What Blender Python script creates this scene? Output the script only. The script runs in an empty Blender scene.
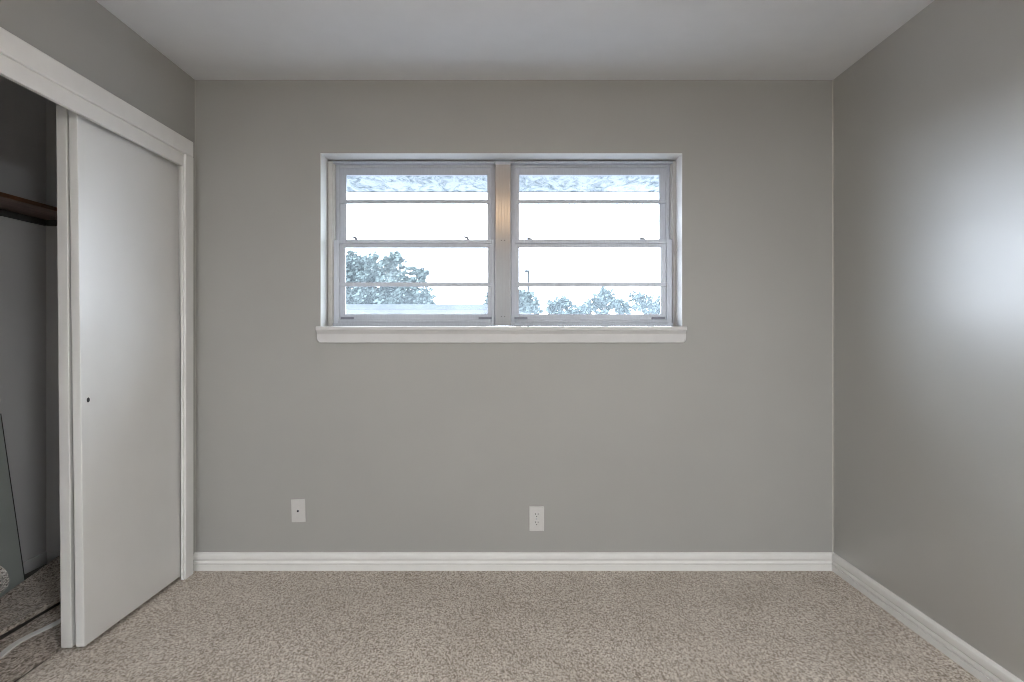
import bpy, bmesh, math, random
from mathutils import Vector, Matrix, noise as mnoise

# ------------------------------------------------------------------ camera, world, lights, exposure
S = bpy.context.scene
COL = S.collection
PPM = 200.8                 # pixels per metre on the back wall
F = 640.0                   # focal length in pixels (1024 wide)
D = F / PPM                 # camera distance from the back wall
EYE = 1.18
VX, VY = 511.0, 333.0       # vanishing point of the room depth

cam_d = bpy.data.cameras.new('camera')
cam = bpy.data.objects.new('camera', cam_d); COL.objects.link(cam)
cam.location = (0, -D, EYE); cam.rotation_euler = (math.pi/2, 0, 0)
cam_d.sensor_fit = 'HORIZONTAL'; cam_d.sensor_width = 36; cam_d.lens = F/1024*36
cam_d.shift_x = 1/1024; cam_d.shift_y = -8/1024
cam_d.clip_start = .02; cam_d.clip_end = 500
S.camera = cam

S.cycles.filter_width = 1.0
S.view_settings.view_transform = 'Standard'
S.view_settings.look = 'None'
S.view_settings.gamma = 1
S.view_settings.use_curve_mapping = False
S.view_settings.exposure = 0.60

w = bpy.data.worlds.new('overcast_sky'); S.world = w; w.use_nodes = True
nt = w.node_tree; nt.nodes.clear()
wo = nt.nodes.new('ShaderNodeOutputWorld'); bg = nt.nodes.new('ShaderNodeBackground')
tc = nt.nodes.new('ShaderNodeTexCoord'); sx = nt.nodes.new('ShaderNodeSeparateXYZ')
cr = nt.nodes.new('ShaderNodeValToRGB')
# overcast: dim at the horizon, bright towards the zenith
cr.color_ramp.elements[0].position = 0.15; cr.color_ramp.elements[0].color = (.60, .675, .77, 1)
cr.color_ramp.elements[1].position = 0.80; cr.color_ramp.elements[1].color = (.66, .78, .92, 1)
nt.links.new(tc.outputs['Generated'], sx.inputs[0]); nt.links.new(sx.outputs['Z'], cr.inputs[0])
nt.links.new(cr.outputs[0], bg.inputs['Color']); nt.links.new(bg.outputs[0], wo.inputs[0])
bg.inputs['Strength'].default_value = 12.0

def light(name, kind, loc, energy, color, **kw):
    l = bpy.data.lights.new(name, kind); l.energy = energy; l.color = color
    for k, v in kw.items(): setattr(l, k, v)
    o = bpy.data.objects.new(name, l); COL.objects.link(o); o.location = loc
    return o
# the room's own ceiling fixture (out of the frame, above and in front of the camera)
light('ceiling_lamp', 'POINT', (-.07, -1.70, 2.12), 3.4, (1, .62, .30), shadow_soft_size=.04)
# two fill lamps added unseen behind the camera, shining in through the wide opening
light('added_fill_lamp', 'POINT', (1.45, -4.45, 2.0), 140, (.98, .99, .985), shadow_soft_size=.22)
light('added_fill_lamp', 'POINT', (-1.42, -4.45, 2.0), 104, (.98, .99, .985), shadow_soft_size=.22)

# ------------------------------------------------------------------ helpers
def at(px, py, Y):
    """a point of the photograph on the plane y = Y"""
    d = D + Y
    return Vector(((px-VX)*d/F, Y, EYE + (VY-py)*d/F))

def box(bm, x0, x1, y0, y1, z0, z1, bev=0, seg=2):
    c = [(x0,y0,z0),(x1,y0,z0),(x1,y1,z0),(x0,y1,z0),(x0,y0,z1),(x1,y0,z1),(x1,y1,z1),(x0,y1,z1)]
    b = bmesh.new() if bev else bm
    v = [b.verts.new(p) for p in c]
    for f in ((0,3,2,1),(4,5,6,7),(0,1,5,4),(1,2,6,5),(2,3,7,6),(3,0,4,7)):
        b.faces.new([v[i] for i in f])
    if bev:
        bmesh.ops.bevel(b, geom=b.edges[:], offset=bev, segments=seg, profile=.5, affect='EDGES', clamp_overlap=True)
        merge(bm, b)

def merge(bm, b):
    me = bpy.data.meshes.new('tmp'); b.to_mesh(me); b.free(); bm.from_mesh(me); bpy.data.meshes.remove(me)

def loft(bm, rings, close=True, caps=True):
    R = [[bm.verts.new(p) for p in r] for r in rings]
    n = len(R[0])
    for a, b in zip(R, R[1:]):
        for i in range(n if close else n-1):
            bm.faces.new((a[i], a[(i+1) % n], b[(i+1) % n], b[i]))
    if caps and close:
        bm.faces.new(R[0][::-1]); bm.faces.new(R[-1])
    return R

def disc_cyl(bm, c, axis, r, depth, n=24, bev=0):
    """a cylinder whose front cap is centred at c and which runs along axis"""
    a = Vector(axis).normalized(); u = a.orthogonal().normalized(); v = a.cross(u)
    def ring(off, rr): return [Vector(c)+a*off+(u*math.cos(t)+v*math.sin(t))*rr for t in [2*math.pi*i/n for i in range(n)]]
    rs = [ring(0, r-bev), ring(bev, r), ring(depth, r)] if bev else [ring(0, r), ring(depth, r)]
    loft(bm, rs)

def obj(name, bm, m, parent=None, smooth=False, origin=None):
    bmesh.ops.recalc_face_normals(bm, faces=bm.faces[:])
    if parent is not None:
        off = Vector((0,0,0)); p = parent
        while p is not None: off += Vector(p.location); p = p.parent
    elif origin is not None: off = Vector(origin)
    else:
        xs = [v.co for v in bm.verts]
        lo = [min(c[i] for c in xs) for i in range(3)]; hi = [max(c[i] for c in xs) for i in range(3)]
        off = Vector(((lo[0]+hi[0])/2, (lo[1]+hi[1])/2, lo[2]))
    bmesh.ops.translate(bm, verts=bm.verts[:], vec=-off)
    me = bpy.data.meshes.new(name); bm.to_mesh(me); bm.free()
    if smooth:
        for p in me.polygons: p.use_smooth = True
    me.materials.append(m)
    o = bpy.data.objects.new(name, me); COL.objects.link(o)
    if parent is not None: o.parent = parent
    else: o.location = off
    return o

def tag(o, label, cat, kind=None, group=None):
    o['label'] = label; o['category'] = cat
    if kind: o['kind'] = kind
    if group: o['group'] = group
    return o

def empty(name, loc, label, cat, kind=None, group=None):
    o = bpy.data.objects.new(name, None); COL.objects.link(o); o.location = loc; o.empty_display_size = .05
    return tag(o, label, cat, kind, group)

# ------------------------------------------------------------------ materials
def base_mat(name):
    m = bpy.data.materials.new(name); m.use_nodes = True
    n = m.node_tree; return m, n, n.nodes['Principled BSDF']

def mat(name, col, rough=.5, metal=0, scale=40, amt=.06, bump=0, bscale=200, stretch=(1,1,1), spec=.5, dist=.002):
    m, n, b = base_mat(name)
    tcn = n.nodes.new('ShaderNodeTexCoord'); mp = n.nodes.new('ShaderNodeMapping')
    mp.inputs['Scale'].default_value = stretch
    n.links.new(tcn.outputs['Object'], mp.inputs[0])
    no = n.nodes.new('ShaderNodeTexNoise'); no.inputs['Scale'].default_value = scale; no.inputs['Detail'].default_value = 4
    n.links.new(mp.outputs[0], no.inputs['Vector'])
    r = n.nodes.new('ShaderNodeValToRGB')
    r.color_ramp.elements[0].position = .3; r.color_ramp.elements[1].position = .7
    r.color_ramp.elements[0].color = (*[c*(1-amt) for c in col], 1)
    r.color_ramp.elements[1].color = (*[min(1, c*(1+amt)) for c in col], 1)
    n.links.new(no.outputs['Fac'], r.inputs[0]); n.links.new(r.outputs[0], b.inputs['Base Color'])
    b.inputs['Roughness'].default_value = rough; b.inputs['Metallic'].default_value = metal
    b.inputs['Specular IOR Level'].default_value = spec
    if bump:
        n2 = n.nodes.new('ShaderNodeTexNoise'); n2.inputs['Scale'].default_value = bscale; n2.inputs['Detail'].default_value = 3
        n.links.new(mp.outputs[0], n2.inputs['Vector'])
        bp = n.nodes.new('ShaderNodeBump'); bp.inputs['Strength'].default_value = bump; bp.inputs['Distance'].default_value = dist
        n.links.new(n2.outputs['Fac'], bp.inputs['Height']); n.links.new(bp.outputs[0], b.inputs['Normal'])
    return m

def carpet_mat(name, dark, mid, light_, scale=130, tint=.9):
    m, n, b = base_mat(name)
    tcn = n.nodes.new('ShaderNodeTexCoord')
    wn = n.nodes.new('ShaderNodeTexNoise'); wn.inputs['Scale'].default_value = 60
    n.links.new(tcn.outputs['Object'], wn.inputs['Vector'])
    add = n.nodes.new('ShaderNodeMixRGB'); add.blend_type = 'LINEAR_LIGHT'; add.inputs[0].default_value = .004
    mp = n.nodes.new('ShaderNodeMapping'); mp.inputs['Scale'].default_value = (1, .52, 1); n.links.new(tcn.outputs['Object'], mp.inputs[0])
    n.links.new(mp.outputs[0], add.inputs[1]); n.links.new(wn.outputs['Color'], add.inputs[2])
    vo = n.nodes.new('ShaderNodeTexNoise'); vo.inputs['Scale'].default_value = scale*.62; vo.inputs['Detail'].default_value = 2.5; vo.inputs['Roughness'].default_value = .65
    n.links.new(add.outputs[0], vo.inputs['Vector'])
    r = n.nodes.new('ShaderNodeValToRGB'); e = r.color_ramp.elements
    e[0].position = .30; e[0].color = (*dark, 1); e[1].position = .70; e[1].color = (*light_, 1)
    k = e.new(.40); k.color = (*[(a+c)/2 for a, c in zip(dark, mid)], 1)
    k = e.new(.5); k.color = (*mid, 1)
    vr = n.nodes.new('ShaderNodeTexVoronoi'); vr.inputs['Scale'].default_value = scale*1.05; n.links.new(add.outputs[0], vr.inputs['Vector'])
    sep = n.nodes.new('ShaderNodeSeparateColor'); n.links.new(vr.outputs['Color'], sep.inputs[0])
    mm = n.nodes.new('ShaderNodeMix'); mm.inputs[0].default_value = .42
    n.links.new(vo.outputs['Fac'], mm.inputs[2]); n.links.new(sep.outputs[0], mm.inputs[3])
    n.links.new(mm.outputs[0], r.inputs[0])
    # worn and brushed patches
    big = n.nodes.new('ShaderNodeTexNoise'); big.inputs['Scale'].default_value = 3.2; big.inputs['Detail'].default_value = 5
    n.links.new(tcn.outputs['Object'], big.inputs['Vector'])
    r2 = n.nodes.new('ShaderNodeValToRGB'); r2.color_ramp.elements[0].position = .3; r2.color_ramp.elements[1].position = .72
    r2.color_ramp.elements[0].color = (tint, tint*.985, tint*.965, 1); r2.color_ramp.elements[1].color = (1.05, 1.05, 1.05, 1)
    n.links.new(big.outputs['Fac'], r2.inputs[0])
    mx = n.nodes.new('ShaderNodeMixRGB'); mx.blend_type = 'MULTIPLY'; mx.inputs[0].default_value = 1
    n.links.new(r.outputs[0], mx.inputs[1]); n.links.new(r2.outputs[0], mx.inputs[2])
    n.links.new(mx.outputs[0], b.inputs['Base Color'])
    b.inputs['Roughness'].default_value = .95; b.inputs['Specular IOR Level'].default_value = .1
    b.inputs['Sheen Weight'].default_value = .15
    bp = n.nodes.new('ShaderNodeBump'); bp.inputs['Strength'].default_value = .08; bp.inputs['Distance'].default_value = .004
    n.links.new(vo.outputs['Fac'], bp.inputs['Height'])
    n.links.new(bp.outputs[0], b.inputs['Normal'])
    return m

M = {}
M['wall'] = mat('greige_wall_paint', (.362, .361, .347), .44, scale=3, amt=.02, bump=.16, bscale=190, spec=1.0, dist=.0015)
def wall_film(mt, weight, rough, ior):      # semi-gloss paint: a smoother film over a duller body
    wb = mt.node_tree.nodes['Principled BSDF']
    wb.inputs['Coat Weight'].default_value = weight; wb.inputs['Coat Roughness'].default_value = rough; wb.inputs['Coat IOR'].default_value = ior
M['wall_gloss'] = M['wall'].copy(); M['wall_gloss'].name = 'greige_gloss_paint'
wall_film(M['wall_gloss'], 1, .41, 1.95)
M['wall'].node_tree.nodes['Principled BSDF'].inputs['Specular IOR Level'].default_value = .45
M['closet_wall'] = mat('closet_wall_paint', (.56, .56, .57), .6, scale=3, amt=.03, bump=.1, bscale=150, spec=.3)
M['ceil'] = mat('ceiling_paint', (.70, .715, .745), .9, scale=8, amt=.015, bump=.12, bscale=160, spec=.2)
M['trim'] = mat('white_trim_paint', (.77, .77, .765), .35, scale=15, amt=.02, bump=.04, bscale=90, spec=.45)
M['sill'] = mat('window_sill_paint', (.59, .59, .60), .4, scale=15, amt=.02, bump=.04, bscale=90)
M['door'] = mat('white_door_paint', (.70, .70, .695), .36, scale=6, amt=.015, bump=.05, bscale=120, spec=.9)
M['alu'] = mat('brushed_aluminium', (.43, .46, .52), .42, .3, scale=30, amt=.06, bump=.05, bscale=80, stretch=(6, 6, .5))
M['mull'] = mat('mullion_aluminium', (.36, .365, .385), .22, .55, scale=30, amt=.04, stretch=(8, 8, .4))
M['caulk'] = mat('caulk', (.50, .49, .46), .5, scale=30, amt=.03)
M['jamb'] = mat('jamb_paint', (.54, .54, .53), .5, scale=30, amt=.05)
M['dark_metal'] = mat('latch_metal', (.20, .21, .26), .5, .3, scale=60, amt=.1)
M['dark'] = mat('dark_hole', (.02, .02, .022), .7, scale=80, amt=.2)
M['plate'] = mat('plastic_plate', (.60, .598, .59), .35, scale=50, amt=.02)
M['wood'] = mat('shelf_wood', (.16, .098, .082), .5, scale=12, amt=.35, stretch=(6, .6, 6))
M['wood_edge'] = mat('shelf_edge_wood', (.12, .05, .022), .45, scale=12, amt=.35, stretch=(6, .6, 6))
M['subfloor'] = mat('closet_subfloor', (.07, .062, .055), .9, scale=20, amt=.4, bump=.2, bscale=60)
M['board'] = mat('grey_board', (.36, .39, .375), .45, scale=5, amt=.06)
M['board_edge'] = mat('board_edge', (.05, .05, .05), .7, scale=30, amt=.1)
M['carpet'] = carpet_mat('beige_speckled_carpet', (.23, .185, .148), (.52, .465, .41), (.74, .685, .62), 245)
M['remnant'] = carpet_mat('grey_brown_carpet', (.17, .135, .11), (.46, .40, .35), (.68, .62, .56), 190)
M['roll'] = carpet_mat('coarse_grey_carpet', (.16, .15, .14), (.58, .55, .52), (.88, .86, .83), scale=150)
M['soffit'] = None
m, n, b = base_mat('peeling_soffit_paint')
tcn = n.nodes.new('ShaderNodeTexCoord'); mp = n.nodes.new('ShaderNodeMapping'); mp.inputs['Scale'].default_value = (1, .42, 1)
n.links.new(tcn.outputs['Object'], mp.inputs[0])
n1 = n.nodes.new('ShaderNodeTexNoise'); n1.inputs['Scale'].default_value = 13; n1.inputs['Detail'].default_value = 9; n1.inputs['Roughness'].default_value = .72; n1.inputs['Distortion'].default_value = 1.4
n.links.new(mp.outputs[0], n1.inputs['Vector'])
r = n.nodes.new('ShaderNodeValToRGB'); e = r.color_ramp.elements
e[0].position = .36; e[0].color = (.13, .16, .18, 1); e[1].position = .56; e[1].color = (.48, .515, .53, 1)
n.links.new(n1.outputs['Fac'], r.inputs[0]); n.links.new(r.outputs[0], b.inputs['Base Color']); b.inputs['Roughness'].default_value = .9; b.inputs['Specular IOR Level'].default_value = 0
M['soffit'] = m
M['brick'] = mat('outer_wall_paint', (.6, .58, .55), .9, scale=20, amt=.1, spec=0)
M['grass'] = mat('dry_lawn', (.13, .132, .135), 1, scale=3, amt=.25, bump=.4, bscale=30, spec=0)
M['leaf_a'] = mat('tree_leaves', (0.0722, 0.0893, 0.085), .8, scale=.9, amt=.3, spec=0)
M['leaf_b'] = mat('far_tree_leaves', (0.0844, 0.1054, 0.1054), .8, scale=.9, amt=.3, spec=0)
M['bark'] = mat('bark', (.16, .14, .12), .9, scale=10, amt=.3, bump=.4, bscale=25, spec=0)
M['shingle'] = mat('pale_shingle_roof', (.042, .044, .047), .9, scale=14, amt=.25, stretch=(1, 4, 1), spec=0)
M['fascia'] = mat('white_fascia', (.085, .085, .085), .6, scale=5, amt=.04, spec=0)
M['pole'] = mat('pole_grey', (.03, .032, .035), .8, scale=8, amt=.2, spec=0)

# dusty window glass: clear, a little mirror, a thin film of dust that catches the daylight
m = bpy.data.materials.new('dusty_glass'); m.use_nodes = True; n = m.node_tree; n.nodes.clear()
out = n.nodes.new('ShaderNodeOutputMaterial'); tr = n.nodes.new('ShaderNodeBsdfTransparent'); gl = n.nodes.new('ShaderNodeBsdfGlossy')
gl.inputs['Roughness'].default_value = .02; fr = n.nodes.new('ShaderNodeFresnel'); fr.inputs['IOR'].default_value = 1.05
tl = n.nodes.new('ShaderNodeBsdfTranslucent'); tl.inputs['Color'].default_value = (.82, .93, 1, 1)
mx1 = n.nodes.new('ShaderNodeMixShader'); mx2 = n.nodes.new('ShaderNodeMixShader')
tcn = n.nodes.new('ShaderNodeTexCoord'); no = n.nodes.new('ShaderNodeTexNoise'); no.inputs['Scale'].default_value = 7; no.inputs['Detail'].default_value = 5
n.links.new(tcn.outputs['Object'], no.inputs['Vector'])
mr = n.nodes.new('ShaderNodeMapRange'); mr.inputs['From Min'].default_value = .35; mr.inputs['From Max'].default_value = .7
mr.inputs['To Min'].default_value = .020; mr.inputs['To Max'].default_value = .040
n.links.new(no.outputs['Fac'], mr.inputs[0])
sz = n.nodes.new('ShaderNodeSeparateXYZ'); n.links.new(tcn.outputs['Object'], sz.inputs[0])
mr2 = n.nodes.new('ShaderNodeMapRange'); mr2.inputs['From Min'].default_value = .05; mr2.inputs['From Max'].default_value = .26
mr2.inputs['To Min'].default_value = .012; mr2.inputs['To Max'].default_value = 0
n.links.new(sz.outputs['Z'], mr2.inputs[0])
ad = n.nodes.new('ShaderNodeMath'); ad.operation = 'ADD'; n.links.new(mr.outputs[0], ad.inputs[0]); n.links.new(mr2.outputs[0], ad.inputs[1])
n.links.new(ad.outputs[0], mx1.inputs[0]); n.links.new(tr.outputs[0], mx1.inputs[1]); n.links.new(tl.outputs[0], mx1.inputs[2])
n.links.new(fr.outputs[0], mx2.inputs[0]); n.links.new(mx1.outputs[0], mx2.inputs[1]); n.links.new(gl.outputs[0], mx2.inputs[2])
n.links.new(mx2.outputs[0], out.inputs[0]); M['glass'] = m

# ------------------------------------------------------------------ the room shell
XL, XR, H = -1.574, 1.604, 2.44
YB = -3.65                        # wall behind the camera
WO = (-.949, .853, 1.213, 2.076)  # window opening x0 x1 z0 z1
CB, CE = -2.42, .143              # closet back wall and closet far end
OY0, OY1, OZ = -2.0, -.095, 2.10   # closet opening

def struct(name, bm, m, label, cat, **kw): return tag(obj(name, bm, m, **kw), label, cat, 'structure')

bm = bmesh.new(); box(bm, -1.675, XR, YB, 0, -.03, 0)
struct('floor', bm, M['carpet'], 'beige speckled wall-to-wall carpet covering the room floor', 'carpet', origin=(0,0,0))
bm = bmesh.new(); box(bm, CB, -1.675, -2.3, CE, -.05, -.018)
struct('floor_closet', bm, M['subfloor'], 'bare dark subfloor inside the closet behind the loose carpet', 'floor', origin=(-2,0,0))
bm = bmesh.new(); box(bm, CB-.1, XR+.3, -7.1, .3, H, H+.1)
struct('ceiling', bm, M['ceil'], 'plain pale grey painted ceiling of the room', 'ceiling', origin=(0,0,H))
bm = bmesh.new()
box(bm, XL-.12, WO[0], 0, .22, -.3, H); box(bm, WO[1], XR+.15, 0, .22, -.3, H)
box(bm, WO[0], WO[1], 0, .22, WO[3], H); box(bm, WO[0], WO[1], 0, .22, -.3, WO[2])
struct('wall_back', bm, M['wall'], 'greige painted back wall with the window opening', 'wall', origin=(0,0,0))
bm = bmesh.new(); box(bm, XR, XR+.15, YB, 0, -.3, H)
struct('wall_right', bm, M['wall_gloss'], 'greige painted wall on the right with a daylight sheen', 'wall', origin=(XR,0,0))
bm = bmesh.new()
box(bm, XL-.12, XL, OY1, 0, -.05, H); box(bm, XL-.12, XL, OY0, OY1, OZ, H); box(bm, XL-.12, XL, YB, OY0, -.05, H)
struct('wall_left', bm, M['wall'], 'greige painted wall above the closet opening on the left', 'wall', origin=(XL,0,0))
bm = bmesh.new()
DX0, DX1, HB = -1.56, 1.59, -7.0
box(bm, XL-.12, DX0, YB-.12, YB, -.05, H); box(bm, DX1, XR+.15, YB-.12, YB, -.05, H); box(bm, DX0, DX1, YB-.12, YB, 1.97, H)  # unseen opening, its width and header shaped to steer the fill light
struct('wall_front', bm, M['wall'], 'greige wall behind the camera with a wide opening shaped to let fill light in', 'wall', origin=(0,YB,0))
bm = bmesh.new()
box(bm, XL-.12, XR+.15, HB-.1, HB, -.05, H); box(bm, XL-.22, XL-.12, HB-.1, YB-.12, -.05, H); box(bm, XR+.15, XR+.25, HB-.1, YB-.12, -.05, H)
struct('wall_hallway', bm, M['wall'], 'greige hallway walls beyond the opening behind the camera', 'wall', origin=(0,HB,0))
bm = bmesh.new(); box(bm, XL-.12, XR+.15, HB, YB, -.03, -.0005)
struct('floor_hallway', bm, M['carpet'], 'beige carpet of the hallway behind the camera', 'carpet', origin=(0,-5,0))
bm = bmesh.new(); box(bm, CB-.1, CB, -2.4, CE+.1, -.05, H)
struct('wall_closet_back', bm, M['closet_wall'], 'dim grey back wall of the closet behind the shelf', 'wall', origin=(CB,0,0))
bm = bmesh.new(); box(bm, CB, XL-.12, CE, CE+.1, -.05, H)
struct('wall_closet_end', bm, M['closet_wall'], 'narrow dim end wall of the closet beside the sliding doors', 'wall', origin=(CB,CE,0))
bm = bmesh.new(); box(bm, CB, XL-.12, -2.4, -2.3, -.05, H)
struct('wall_closet_near', bm, M['closet_wall'], 'end wall of the closet nearest the camera', 'wall', origin=(CB,-2.4,0))
# baseboards: a moulded profile (distance from wall, height)
PROF = [(0,0),(.012,0),(.012,.028),(.0085,.0285),(.0085,.0295),(.0125,.0335),(.0125,.040),(.008,.048),(.0078,.0495),(.0145,.0575),(.0150,.064),(.0150,.074),(.0135,.081),(.009,.087),(.004,.0892),(0,.0895)]
bm = bmesh.new()
loft(bm, [[(XL, -t, z) for t, z in PROF], [(XR-t, -t, z) for t, z in PROF]])
struct('baseboard_back', bm, M['trim'], 'white moulded baseboard along the back wall under the window', 'baseboard', origin=(0,0,0))
bm = bmesh.new()
loft(bm, [[(XR-t, -t, z) for t, z in PROF], [(XR-t, YB, z) for t, z in PROF]])
struct('baseboard_right', bm, M['trim'], 'white moulded baseboard running along the right wall', 'baseboard', origin=(XR,0,0))
# caulk beads in the two far corners
bm = bmesh.new(); loft(bm, [[(XR, 0, z), (XR-.004, 0, z), (XR, -.004, z)] for z in (.0895, H)])
struct('trim_1', bm, M['caulk'], 'thin pale caulk bead in the right back corner of the room', 'caulk', origin=(XR,0,0))
bm = bmesh.new(); loft(bm, [[(XL, 0, z), (XL+.0025, 0, z), (XL, -.0025, z)] for z in (.0895, H)])
struct('trim_2', bm, M['caulk'], 'thin pale caulk bead in the left back corner beside the closet', 'caulk', origin=(XL,0,0))

# ------------------------------------------------------------------ closet casing and doors
CX0, CX1 = XL, -1.555
def casing_board(name_y0, y1, z0, z1, bm): box(bm, CX0, CX1, name_y0, y1, z0, z1, .003)
r_ = empty('trim_3', (XL, OY1, 0), 'white casing with stepped inner band around the closet opening', 'door casing', 'structure')
ztop, zin, zst = 2.115, 2.038, 1.977
ya, yb, yc = -.051, -.125, -.131
bm = bmesh.new(); box(bm, CX0, CX1, OY0-.045, ya, zin, ztop, .005)
obj('head_casing', bm, M['trim'], r_)
bm = bmesh.new(); box(bm, CX0, CX1, yb, ya, 0, zin, .003); obj('side_casing', bm, M['trim'], r_)
bm = bmesh.new(); box(bm, CX0, CX1, OY0-.045, OY0+.03, 0, zin, .003); obj('side_casing', bm, M['trim'], r_)
bm = bmesh.new(); box(bm, CX0-.006, -1.5645, OY0+.03, yc, zst, zin, .0015); obj('head_stop', bm, M['trim'], r_)
bm = bmesh.new(); box(bm, CX0-.002, -1.5645, yc, yb, 0, zin, .0015); obj('side_stop', bm, M['trim'], r_)
bm = bmesh.new(); box(bm, XL-.12, CX0-.006, OY1-.001, OY1+.008, 0, OZ-.01); box(bm, XL-.12, CX0-.006, OY0, OY1, OZ-.008, OZ)
obj('jamb_lining', bm, M['trim'], r_)

def sliding_door(name, label, xt, xb, thick, y0, y1, z0, z1, pull=None):
    root = empty(name, ((xt+xb)/2, (y0+y1)/2, z0), label, 'closet door', 'structure')
    b = bmesh.new(); box(b, -thick, 0, y0, y1, z0, z1, .003)
    for v in b.verts: v.co.x += xb + (xt-xb)*(v.co.z-z0)/(z1-z0)
    obj('door_panel', b, M['door'], root)
    if pull:
        yy, zz = pull; x = xb + (xt-xb)*(zz-z0)/(z1-z0)
        b = bmesh.new(); n_ = 24
        rings = []
        for off, rr in ((.0, .0135), (.0012, .0125), (.0014, .0098), (-.0002, .0092)):
            rings.append([(x+off, yy+rr*math.cos(2*math.pi*i/n_), zz+rr*math.sin(2*math.pi*i/n_)) for i in range(n_)])
        loft(b, rings, caps=False); fp = obj('finger_pull', b, M['door'], root, smooth=True)
        b = bmesh.new(); disc_cyl(b, (x+.0006, yy, zz), (-1, 0, 0), .0094, .0007); obj('pull_hole', b, M['dark'], fp)
    return root
sliding_door('door_1', 'white flush sliding closet door in front with a small dark finger pull', -1.607, -1.580, .033, -.8172, -.10, 0.017, 2.03, (-.778, .928))
sliding_door('door_2', 'white sliding closet door behind the front one, only its edge showing', -1.646, -1.628, .040, -.8172, -.10, .013, 2.024)

# ------------------------------------------------------------------ closet contents
ZS = 1.765
sh = empty('closet_shelf', (CB, -1, ZS), 'dark reddish brown wooden shelf along the back of the closet', 'shelf')
bm = bmesh.new(); box(bm, CB, -2.192, -2.3, CE, ZS, ZS+.019, .0015); obj('shelf_board', bm, M['wood'], sh)
bm = bmesh.new(); box(bm, -2.192, -2.18, -2.3, CE, ZS, ZS+.0185, .002); o = obj('edge_strip', bm, M['wood_edge'], sh); o['label'] = 'orange brown front edge'
bm = bmesh.new(); box(bm, CB, CB+.018, -2.3, CE-.018, ZS-.030, ZS, .002); box(bm, CB, -2.2, CE-.018, CE, ZS-.030, ZS, .002); o = obj('cleat', bm, M['board_edge'], sh); o['label'] = 'dark support strip under the shelf'

# closet baseboard
bm = bmesh.new(); box(bm, CB, CB+.010, -2.3, CE, -.018, .045, .003); box(bm, CB+.010, XL-.12, CE-.010, CE, -.018, .045, .003)
struct('baseboard_closet', bm, M['closet_wall'], 'low grey baseboard at the back of the closet', 'baseboard', origin=(CB,0,0))

# leaning board
pb = empty('leaning_board', (-2.3, -.28, -.018), 'smooth grey-green board leaning against the back of the closet', 'board')
def lean(b, y0, y1, t0, t1):
    # along the slope: foot at x=-2.288, head on the wall
    h = .80; foot = Vector((-2.290, 0, -.016)); top = Vector((CB+.012, 0, h)); u = (top-foot); nrm = Vector((u.z, 0, -u.x)).normalized()
    ps = []
    for y in (y0, y1):
        for p, t in ((foot, t0), (foot, t1), (top, t1), (top, t0)):
            q = p + nrm*t; ps.append((q.x, y, q.z))
    loft(b, [ps[:4], ps[4:]])
bm = bmesh.new(); lean(bm, -.400, -.170, -.010, 0); obj('board_face', bm, M['board'], pb)
bm = bmesh.new(); lean(bm, -.170, -.164, -.010, .0005); o = obj('board_edge', bm, M['board_edge'], pb); o['label'] = 'side edge painted dark as a shadow line'  # thin dark strip standing in for the shadow along the board

def sheet(name, m, xe0, xe1, y0, y1, zf, thick, label, nx=26, ny=60, seed=1):
    """a loose piece of carpet: xe0(y), xe1(y) are its edges, zf(u, y) its top"""
    b = bmesh.new(); top = []; bot = []
    for j in range(ny+1):
        y = y0 + (y1-y0)*j/ny; a, c = xe0(y), xe1(y); rt = []; rb = []
        for i in range(nx+1):
            u = i/nx; x = a + (c-a)*u + .004*mnoise.noise(Vector((u*9, y*14, seed)))*(1 if i in (0, nx) else 0)
            z = zf(u, y)
            rt.append(b.verts.new((x, y, z))); rb.append(b.verts.new((x, y, z-thick)))
        top.append(rt); bot.append(rb)
    for j in range(ny):
        for i in range(nx):
            b.faces.new((top[j][i], top[j][i+1], top[j+1][i+1], top[j+1][i])); b.faces.new((bot[j][i], bot[j+1][i], bot[j+1][i+1], bot[j][i+1]))
        b.faces.new((top[j][0], top[j+1][0], bot[j+1][0], bot[j][0])); b.faces.new((top[j][nx], bot[j][nx], bot[j+1][nx], top[j+1][nx]))
    for i in range(nx):
        b.faces.new((top[0][i], bot[0][i], bot[0][i+1], top[0][i+1])); b.faces.new((top[ny][i], top[ny][i+1], bot[ny][i+1], bot[ny][i]))
    return tag(obj(name, b, m, smooth=False), label, 'carpet piece', group='loose carpet in the closet')
def edgeB(y): return -2.238 - (y+.36)*.22
def zA(u, y):
    z = .012 + .013*math.exp(-((u-.02)/.10)**2) + .016*math.exp(-((u-.93)/.12)**2)
    return z + .004*mnoise.noise(Vector((u*3, y*4, 0)))
def zB(u, y):
    return -.002 + .006*math.exp(-((u-.55)/.25)**2) + .002*mnoise.noise(Vector((u*3, y*5, 7)))
sheet('carpet_remnant', M['remnant'], edgeB, lambda y: -1.968-.005*math.sin(y*5), -1.55, CE-.013, zA, .012,
      'loose grey-brown carpet piece deepest in the closet with a curled back edge', seed=3)
sheet('carpet_remnant', M['remnant'], lambda y: -1.966, lambda y: -1.705-.012*math.sin(y*4+1), -1.60, CE-.013, zB, .012,
      'loose carpet strip lying between the closet doors and the curled piece', seed=5)
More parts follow.
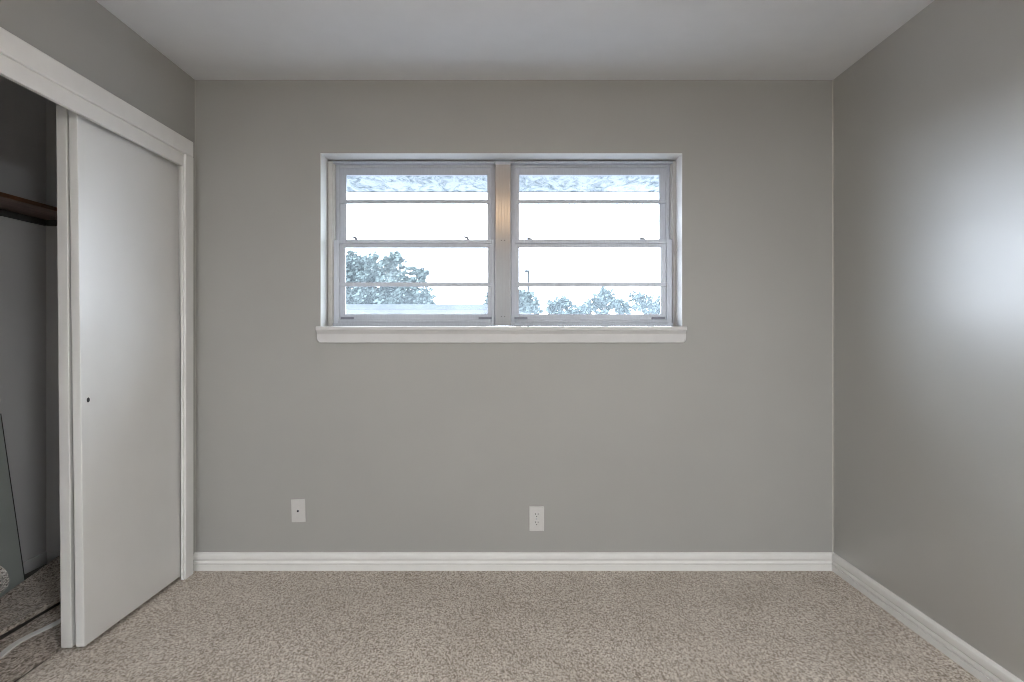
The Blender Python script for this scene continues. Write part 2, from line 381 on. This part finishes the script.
# white strip lying on the carpet strip
bm = bmesh.new()
pts = [(-1.842, -1.10), (-1.850, -.90), (-1.872, -.76), (-1.842, -.62), (-1.820, -.45), (-1.81, -.20)]
rings = []
N = 40
def cr_(P, t):
    k = min(int(t), len(P)-2); f = t-k
    p = [P[max(k-1,0)], P[k], P[k+1], P[min(k+2,len(P)-1)]]
    return tuple(.5*((2*p[1][i])+(-p[0][i]+p[2][i])*f+(2*p[0][i]-5*p[1][i]+4*p[2][i]-p[3][i])*f*f+(-p[0][i]+3*p[1][i]-3*p[2][i]+p[3][i])*f**3) for i in (0,1))
for k in range(N+1):
    x, y = cr_(pts, k/N*(len(pts)-1)*.9999)
    u = (x+1.975)/.27; zz = zB(u, y)+.001
    rings.append([(x-.013, y, zz), (x+.013, y, zz), (x+.011, y, zz+.006), (x-.011, y, zz+.006)])
loft(bm, rings)
tag(obj('floor_strip', bm, M['trim']), 'narrow white strip lying on the loose carpet inside the closet', 'strip')

# rolled carpet end: a spiral roll lying towards the camera
bm = bmesh.new()
cx, cz, R0 = -2.240, .108, .080
turns, steps = 3.2, 110
spiral = []
th = .0175
for k in range(steps+1):
    a = k/steps*turns*2*math.pi
    rr = R0 - th*1.12*(a/(2*math.pi))
    spiral.append((a, rr))
y0r, y1r = -1.15, -.415
ringsR = []
for a, rr in spiral:
    c_, s_ = math.cos(-a-1.9), math.sin(-a-1.9)
    w_ = .003*mnoise.noise(Vector((a*2, 0, 3)))
    ringsR.append([(cx+c_*(rr+w_), y0r, cz+s_*(rr+w_)), (cx+c_*(rr+w_), y1r, cz+s_*(rr+w_)), (cx+c_*(rr-th), y1r, cz+s_*(rr-th)), (cx+c_*(rr-th), y0r, cz+s_*(rr-th))])
loft(bm, ringsR)
tag(obj('carpet_roll', bm, M['roll'], smooth=False), 'rolled up coarse pale grey carpet lying in the closet before the board', 'carpet roll')

# ------------------------------------------------------------------ wall plates
def plate_root(name, px0, px1, py0, py1, label, cat, tilt=0):
    c = at((px0+px1)/2, (py0+py1)/2, 0)
    wd, ht = (px1-px0)/PPM, (py1-py0)/PPM
    root = empty(name, (c.x, 0, c.z-ht/2), label, cat)
    R = Matrix.Translation(c) @ Matrix.Rotation(math.radians(tilt), 4, 'Y') @ Matrix.Translation(-c)
    b = bmesh.new(); box(b, c.x-wd/2, c.x+wd/2, -.0065, 0, c.z-ht/2, c.z+ht/2, .0025, 3)
    bmesh.ops.transform(b, matrix=R, verts=b.verts[:])
    obj('cover_plate', b, M['plate'], root)
    return root, c, R
root, c, R = plate_root('power_outlet', 529.3, 544.0, 506.2, 530.8, 'white duplex power outlet on the back wall right of centre', 'outlet')
for dz in (.0205, -.0205):
    b = bmesh.new(); n_ = 32; ring = []
    for i in range(n_):
        t = 2*math.pi*i/n_; ring.append((c.x+.0172*math.cos(t), max(-.0135, min(.0135, .0172*math.sin(t)))))
    loft(b, [[(x, y, c.z+dz+z) for x, z in ring] for y in (-.0085, -.006)])
    rc = obj('receptacle', b, M['plate'], root)
    for sx_, w2, h2 in ((-.0070, .0013, .0042), (.0070, .0013, .0035)):
        b = bmesh.new(); box(b, c.x+sx_-w2, c.x+sx_+w2, -.0089, -.0080, c.z+dz+.004-h2, c.z+dz+.004+h2); obj('slot', b, M['dark'], rc)
    b = bmesh.new(); disc_cyl(b, (c.x, -.0089, c.z+dz-.0075), (0, 1, 0), .0025, .001, 16); obj('ground_hole', b, M['dark'], rc)
b = bmesh.new(); disc_cyl(b, (c.x, -.0078, c.z), (0, 1, 0), .0032, .002, 16, .0008); obj('screw', b, M['alu'], root)
root, c, R = plate_root('cable_plate', 291.7, 305.6, 499, 521.8, 'white cable cover plate with one small hole on the back wall near the closet', 'wall plate', -1.8)
b = bmesh.new(); disc_cyl(b, (c.x-.001, -.0105, c.z-.001), (0, 1, 0), .0062, .005, 6); o = obj('cable_socket', b, M['dark_metal'], root)
b = bmesh.new(); disc_cyl(b, (c.x-.001, -.0108, c.z-.001), (0, 1, 0), .0044, .0015, 16); obj('socket_hole', b, M['dark'], o)
for dz in (.042, -.042, ):
    b = bmesh.new(); disc_cyl(b, (c.x-.0003*dz, -.0078, c.z+dz), (0, 1, 0), .003, .002, 16, .0008); obj('screw', b, M['plate'], root)

# ------------------------------------------------------------------ window
YF = .112
# lining of the reveal
bm = bmesh.new(); t = .002
box(bm, WO[0], WO[0]+t, .0005, .20, WO[2], WO[3]); box(bm, WO[1]-t, WO[1], .0005, .20, WO[2], WO[3]); box(bm, WO[0]+t, WO[1]-t, .0005, .20, WO[3]-t, WO[3])
struct('trim_4', bm, M['trim'], 'white lining boards in the recess around the window', 'window lining', origin=(0,0,WO[2]))
# stool and apron
ss = empty('trim_5', (0, 0, WO[2]-.1), 'white window sill with a rounded apron board under the window', 'window sill', 'structure')
x0, x1 = at(315.5, 0, -.03).x, at(687.2, 0, -.03).x
bm = bmesh.new(); box(bm, x0, x1, -.032, 0, 1.1925, 1.213, .004, 3); box(bm, WO[0], WO[1], 0, .2, 1.1925, 1.213)
obj('sill_board', bm, M['sill'], ss)
bm = bmesh.new()
xa, xb2 = at(316.5, 0, -.015).x, at(686.3, 0, -.015).x
zt, zb, rad = 1.1925, 1.1305, .022
def apron_outline(inset, zt_):
    pts_ = [(xa+inset, zt_)]
    for k in range(7):
        a = math.pi/2*k/6; pts_.append((xa+inset+rad-rad*math.cos(a), zb+inset+rad-rad*math.sin(a)))
    for k in range(7):
        a = math.pi/2*k/6; pts_.append((xb2-inset-rad+rad*math.sin(a), zb+inset+rad-rad*math.cos(a)))
    pts_.append((xb2-inset, zt_)); return pts_
loft(bm, [[(x, y, z) for x, z in apron_outline(ins, zt)] for y, ins in ((0, 0), (-.012, 0), (-.0155, .0035))])
obj('apron', bm, M['sill'], ss)
bm = bmesh.new(); loft(bm, [[(x, -.0155-dy, 1.1925-dz) for dy, dz in ((0,0),(.009,0),(.008,.005),(.004,.010),(.0015,.016),(0,.018))] for x in (xa+.002, xb2-.002)])
obj('cove_moulding', bm, M['sill'], ss)

def pbox(bm, px0, px1, py0, py1, Y0, Y1, bev=.0012):
    """box whose front face (y = Y0) fills a rectangle of the photograph"""
    a = at(px0, py1, Y0); c = at(px1, py0, Y0); box(bm, a.x, c.x, Y0, Y1, a.z, c.z, bev)

def sash(root, name, out, inn, Y0, depth, lips):
    """four members with an outer and a recessed inner step; out/inn = (x0, x1, y0, y1) in pixels"""
    ox0, ox1, oy0, oy1 = out; ix0, ix1, iy0, iy1 = inn; b = bmesh.new()
    f = lips
    mx0, mx1, my0, my1 = ox0+(ix0-ox0)*f, ox1+(ix1-ox1)*f, oy0+(iy0-oy0)*f, oy1+(iy1-oy1)*f
    pbox(b, ox0, mx0, oy0, oy1, Y0, Y0+depth); pbox(b, mx1, ox1, oy0, oy1, Y0, Y0+depth)
    pbox(b, mx0, mx1, oy0, my0, Y0, Y0+depth); pbox(b, mx0, mx1, my1, oy1, Y0, Y0+depth)
    q = Y0+.008; e = Y0+depth-.002
    pbox(b, mx0-.4, ix0, my0-.4, my1+.4, q, e); pbox(b, ix1, mx1+.4, my0-.4, my1+.4, q, e)
    pbox(b, ix0, ix1, my0-.4, iy0, q, e); pbox(b, ix0, ix1, iy1, my1+.4, q, e)
    return obj(name, b, M['alu'], root)

def window(name, label, side):
    L = side == 'left'
    cxp = at(411 if L else 591, 325, YF)
    root = empty(name, (cxp.x, YF, WO[2]), label, 'window', 'structure')
    b = bmesh.new()
    if L:
        pbox(b, 327.6, 332.6, 161.2, 326, YF, .195); pbox(b, 332.6, 334.6, 163, 326, YF+.012, .195)
        x0_, x1_ = 332.6, 494.6
    else:
        pbox(b, 673.0, 678.2, 161.2, 326, YF, .195); pbox(b, 671.2, 673.0, 163, 326, YF+.012, .195)
        x0_, x1_ = 510.8, 673.0
    obj('jamb', b, M['jamb'], root)
    b = bmesh.new(); pbox(b, *((492.0, 498.5) if L else (507.5, 513.5)), 246.5, 326, .184, .20); obj('inner_jamb', b, M['jamb'], root)
    b = bmesh.new()
    pbox(b, x0_, x1_, 161.2, 163.4, YF+.004, .195); pbox(b, x0_, x1_, 322.6, 326, YF+.004, .195)
    obj('frame', b, M['alu'], root)
    if L:
        up_o, up_i = (334.4, 495.0, 161.5, 246.5), (346.3, 487.2, 175.0, 243.5)
        lo_o, lo_i = (333.8, 494.8, 239.6, 323.2), (345.2, 487.6, 247.6, 314.2)
    else:
        up_o, up_i = (511.0, 671.4, 161.5, 246.5), (519.4, 659.4, 174.8, 243.5)
        lo_o, lo_i = (511.2, 672.0, 239.2, 323.2), (519.0, 661.0, 247.4, 314.2)
    def fit(px, Y, Y2): return VX + (px-VX)*(D+Y)/(D+Y2)
    us = sash(root, 'upper_sash', up_o, up_i, .155, .028, .45)
    b = bmesh.new(); pbox(b, up_i[0]-9 if L else up_i[0]-7, up_i[1]+6.5, 199.6, 203.2, .158, .180); obj('muntin', b, M['alu'], us)
    b = bmesh.new(); pbox(b, up_i[0]-1, up_i[1]+1, up_i[2]-1, up_i[3]+1, .172, .175, 0); obj('glass_pane', b, M['glass'], us)
    ls = sash(root, 'lower_sash', lo_o, lo_i, .122, .028, .5)
    b = bmesh.new(); pbox(b, lo_i[0]-9, lo_i[1]+6.5, 282.3, 286.5, .124, .146); obj('muntin', b, M['alu'], ls)
    b = bmesh.new(); pbox(b, lo_i[0]-1, lo_i[1]+1, lo_i[2]-1, lo_i[3]+1, .138, .141, 0); obj('glass_pane', b, M['glass'], ls)
    # ledge of the bottom rail, lift tabs and the two sash latches
    b = bmesh.new(); pbox(b, lo_o[0]+4, lo_o[1]-4, 320.2, 323.0, .112, .123, .002); obj('lift_rail', b, M['alu'], ls)
    for a in (lo_i[0]-4.5, lo_i[1]-9):
        b = bmesh.new(); pbox(b, a, a+13, 316.8, 319.2, .116, .1305, .001); o = obj('tilt_tab', b, M['dark_metal'], ls); o['label'] = 'blue-grey metal tab'
    for a, up in (((352.0, 2.8), (463.8, 2.8)) if L else ((527.0, 1.4), (640.0, 1.4))):
        b = bmesh.new(); p0 = at(a, 239.8, .13); s = 1/PPM
        loft(b, [[(p0.x+dx*s, y, p0.z+dz*s) for dx, dz in ((-.2, up-.2), (.1, up+1.3), (4.6, up+.2), (6.2, -.2), (3.2, -.4), (2.8, up-1.3))] for y in (.124, .140)])
        o = obj('latch', b, M['dark_metal'], ls); o['label'] = 'small grey metal sash latch'
    return root
window('window_1', 'left aluminium sash window with large tree and pale roof outside', 'left')
window('window_2', 'right aluminium sash window with far trees and pole outside', 'right')

# fluted mullion between the two windows
mu = empty('trim_6', (at(503, 0, YF).x, YF, WO[2]), 'fluted aluminium mullion between the left and right windows', 'mullion', 'structure')
a = at(495.0, 325.8, YF-.008); c = at(511.0, 164.5, YF-.008)
prof = [(a.x, YF+.07), (a.x, YF-.006)]
nf = 5; wdt = c.x-a.x
for k in range(nf):
    for q in range(5):
        u = (k+q/5)/nf
        prof.append((a.x+.002+(wdt-.004)*u, YF-.008-  .00025*abs(math.sin(math.pi*u*nf))**.7))
prof += [(c.x-.002, YF-.008), (c.x, YF-.006), (c.x, YF+.07)]
bm = bmesh.new(); loft(bm, [[(x, y, z) for x, y in prof] for z in (a.z, c.z)]); obj('fluted_cover', bm, M['mull'], mu)
a2 = at(495.0, 165.2, YF-.002); c2 = at(511.0, 161.2, YF-.002)
bm = bmesh.new(); box(bm, a2.x, c2.x, YF-.002, YF+.07, a2.z, c2.z, .001); obj('mullion_cap', bm, M['alu'], mu)
for py in (240.4, 316.6):
    for px in (501.4, 504.6):
        p = at(px, py, YF-.0094); b = bmesh.new(); disc_cyl(b, (p.x, YF-.0094, p.z), (0, 1, 0), .0031, .004, 14); o = obj('screw', b, M['dark'], mu); o['label'] = 'tiny dark screw hole'

# ------------------------------------------------------------------ outdoors
bm = bmesh.new(); box(bm, -120, 120, .4, 160, -.6, -.5)
struct('ground', bm, M['grass'], 'pale lawn outside beyond the window', 'lawn', origin=(0,0,-.5))
bm = bmesh.new(); box(bm, -3.6, 3.6, .22, .84, 2.072, 2.10); box(bm, -3.6, 3.6, .84, .86, 2.066, 2.22); box(bm, -3.6, 3.6, .22, .86, 2.2, 2.24)
struct('roof_eave', bm, M['soffit'], 'peeling pale blue eave soffit seen through the top panes', 'eave', origin=(0,.5,2.07))

# low neighbouring building: pale roof, white fascia
hb = empty('garage', (-4, 24, -.5), 'low building with pale shingle roof seen through the left window', 'building')
ry = 25.0
rz = at(400, 304.2, ry).z; rx1 = at(487, 304, ry).x; rx0 = -16
ez = at(400, 311.0, 22.0).z; ex1 = at(541, 314, 22.0).x
bm = bmesh.new()
v = [(rx0, 22, ez), (ex1, 22, ez-.05), (ex1, 28, ez-.05), (rx0, 28, ez)]
loft(bm, [[(rx0, 22, ez-.02), (rx0, 22, ez+.08), (rx0, ry, rz), (rx0, 28, ez+.08), (rx0, 28, ez-.02)],
          [(rx1, 22, ez-.02), (rx1, 22, ez+.08), (rx1, ry, rz), (rx1, 28, ez+.08), (rx1, 28, ez-.02)],
          [(ex1, 22, ez-.16), (ex1, 22, ez-.14), (ex1, ry, ez-.10), (ex1, 28, ez-.14), (ex1, 28, ez-.16)]])
obj('roof', bm, M['shingle'], hb)
bm = bmesh.new()
loft(bm, [[(x, y, z) for y, z in ((21.95, zz-.16), (21.95, zz), (22.0, zz), (22.0, zz-.16))] for x, zz in ((rx0, ez+.06), (rx1, ez+.06), (ex1, ez-.14))])
obj('fascia', bm, M['fascia'], hb)
bm = bmesh.new(); box(bm, rx0+.3, rx1-.1, 22.5, 27.5, -.5, ez-.02); obj('wall', bm, M['brick'], hb)

def tree(name, label, Y, lobes, base_px, leaf, seed, nleaf, size, group=None):
    rnd = random.Random(seed)
    bx_ = at(base_px, 320, Y).x
    root = empty(name, (bx_, Y, -.5), label, 'tree', group=group)
    b = bmesh.new(); s = (D+Y)/F
    for px, py, r in lobes:
        c_ = at(px, py, Y); rad = r*s; cnt = int(nleaf*r*r/100)
        tw = [Vector((rnd.gauss(0,1), rnd.gauss(0,1), rnd.gauss(0,1))).normalized()*rnd.uniform(.35, 1.12) for _ in range(26)]
        for _ in range(cnt):
            q = rnd.choice(tw) + Vector((rnd.gauss(0,1), rnd.gauss(0,1), rnd.gauss(0,.8)))*.15
            p = c_ + q*rad
            n_ = Vector((rnd.gauss(0,1), rnd.gauss(0,1), rnd.gauss(0,1))).normalized(); u = n_.orthogonal().normalized(); w_ = n_.cross(u)
            z_ = size*rnd.uniform(.6, 1.4)
            b.faces.new([b.verts.new(p+u*z_), b.verts.new(p+w_*z_*.6), b.verts.new(p-u*z_), b.verts.new(p-w_*z_*.6)])
    obj('foliage', b, leaf, root)
    b = bmesh.new(); top = at(base_px, sum(l[1] for l in lobes)/len(lobes), Y)
    for (px, py, r) in [(base_px, top.z, 0)]:
        rings = []
        for k in range(6):
            f = k/5; rr = (.30-.2*f)*s*14/ .8
            rings.append([(bx_+math.sin(f*3)*.1+rr*math.cos(a), Y+rr*math.sin(a), -.5+(top.z+.5)*f) for a in [2*math.pi*i/10 for i in range(10)]])
        loft(b, rings)
    for px, py, r in lobes:
        e1 = at(px, py, Y); st = Vector((bx_, Y, max(.2, e1.z-1.2*r*s-.3))); d_ = (e1-st)
        rr = .05*s*14; u = d_.orthogonal().normalized()*rr; w_ = d_.cross(u).normalized()*rr
        loft(b, [[st+u*math.cos(a)+w_*math.sin(a) for a in [0,1.57,3.14,4.71]], [e1+(u*math.cos(a)+w_*math.sin(a))*.4 for a in [0,1.57,3.14,4.71]]])
    obj('trunk', b, M['bark'], root)
    return root
g = 'trees beyond the garden'
tree('leafy_tree', 'large leafy tree behind the pale roof outside the left window', 34,
     [(368,270,17),(352,268,16),(387,268,15),(395,262,10),(412,278,11),(422,275,8),(376,290,22),(400,293,18),(418,298,15),(428,302,9),(345,285,22),(330,275,22),(350,303,22),(390,304,22)], 372, M['leaf_a'], 4, 560, .115, g)
tree('leafy_tree', 'small tree with a pole behind it beside the window mullion', 34,
     [(524,297,8),(518,303,10),(532,304,7),(505,302,12),(492,300,9),(488,306,8),(537,310,5),(525,310,10)], 517, M['leaf_a'], 8, 620, .115, g)
tree('leafy_tree', 'lowest small tree standing alone left of the tall far trees', 45,
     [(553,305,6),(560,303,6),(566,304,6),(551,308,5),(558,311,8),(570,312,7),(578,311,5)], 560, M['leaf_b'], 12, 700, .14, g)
tree('leafy_tree', 'broad far tree with a domed top in the middle of the right window', 56,
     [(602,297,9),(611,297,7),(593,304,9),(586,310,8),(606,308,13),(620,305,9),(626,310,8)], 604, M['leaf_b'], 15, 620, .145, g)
tree('leafy_tree', 'far tree at the right edge of the right window', 70,
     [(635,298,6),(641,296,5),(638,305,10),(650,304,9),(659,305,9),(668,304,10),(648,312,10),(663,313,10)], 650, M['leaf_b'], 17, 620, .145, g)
# pole with a small lamp arm
p = at(528.5, 272, 40)
pr = empty('street_lamp', (p.x, 40, -.5), 'thin grey pole with a small lamp head outside the right window', 'street lamp')
bm = bmesh.new()
loft(bm, [[(p.x+r*math.cos(a), 40+r*math.sin(a), z) for a in [2*math.pi*i/10 for i in range(10)]] for z, r in ((-.5, .10), (p.z, .075))]); obj('pole', bm, M['pole'], pr)
bm = bmesh.new(); box(bm, p.x-.26, p.x+.07, 39.88, 40.12, p.z-.04, p.z+.13, .03); obj('lamp_head', bm, M['pole'], pr)
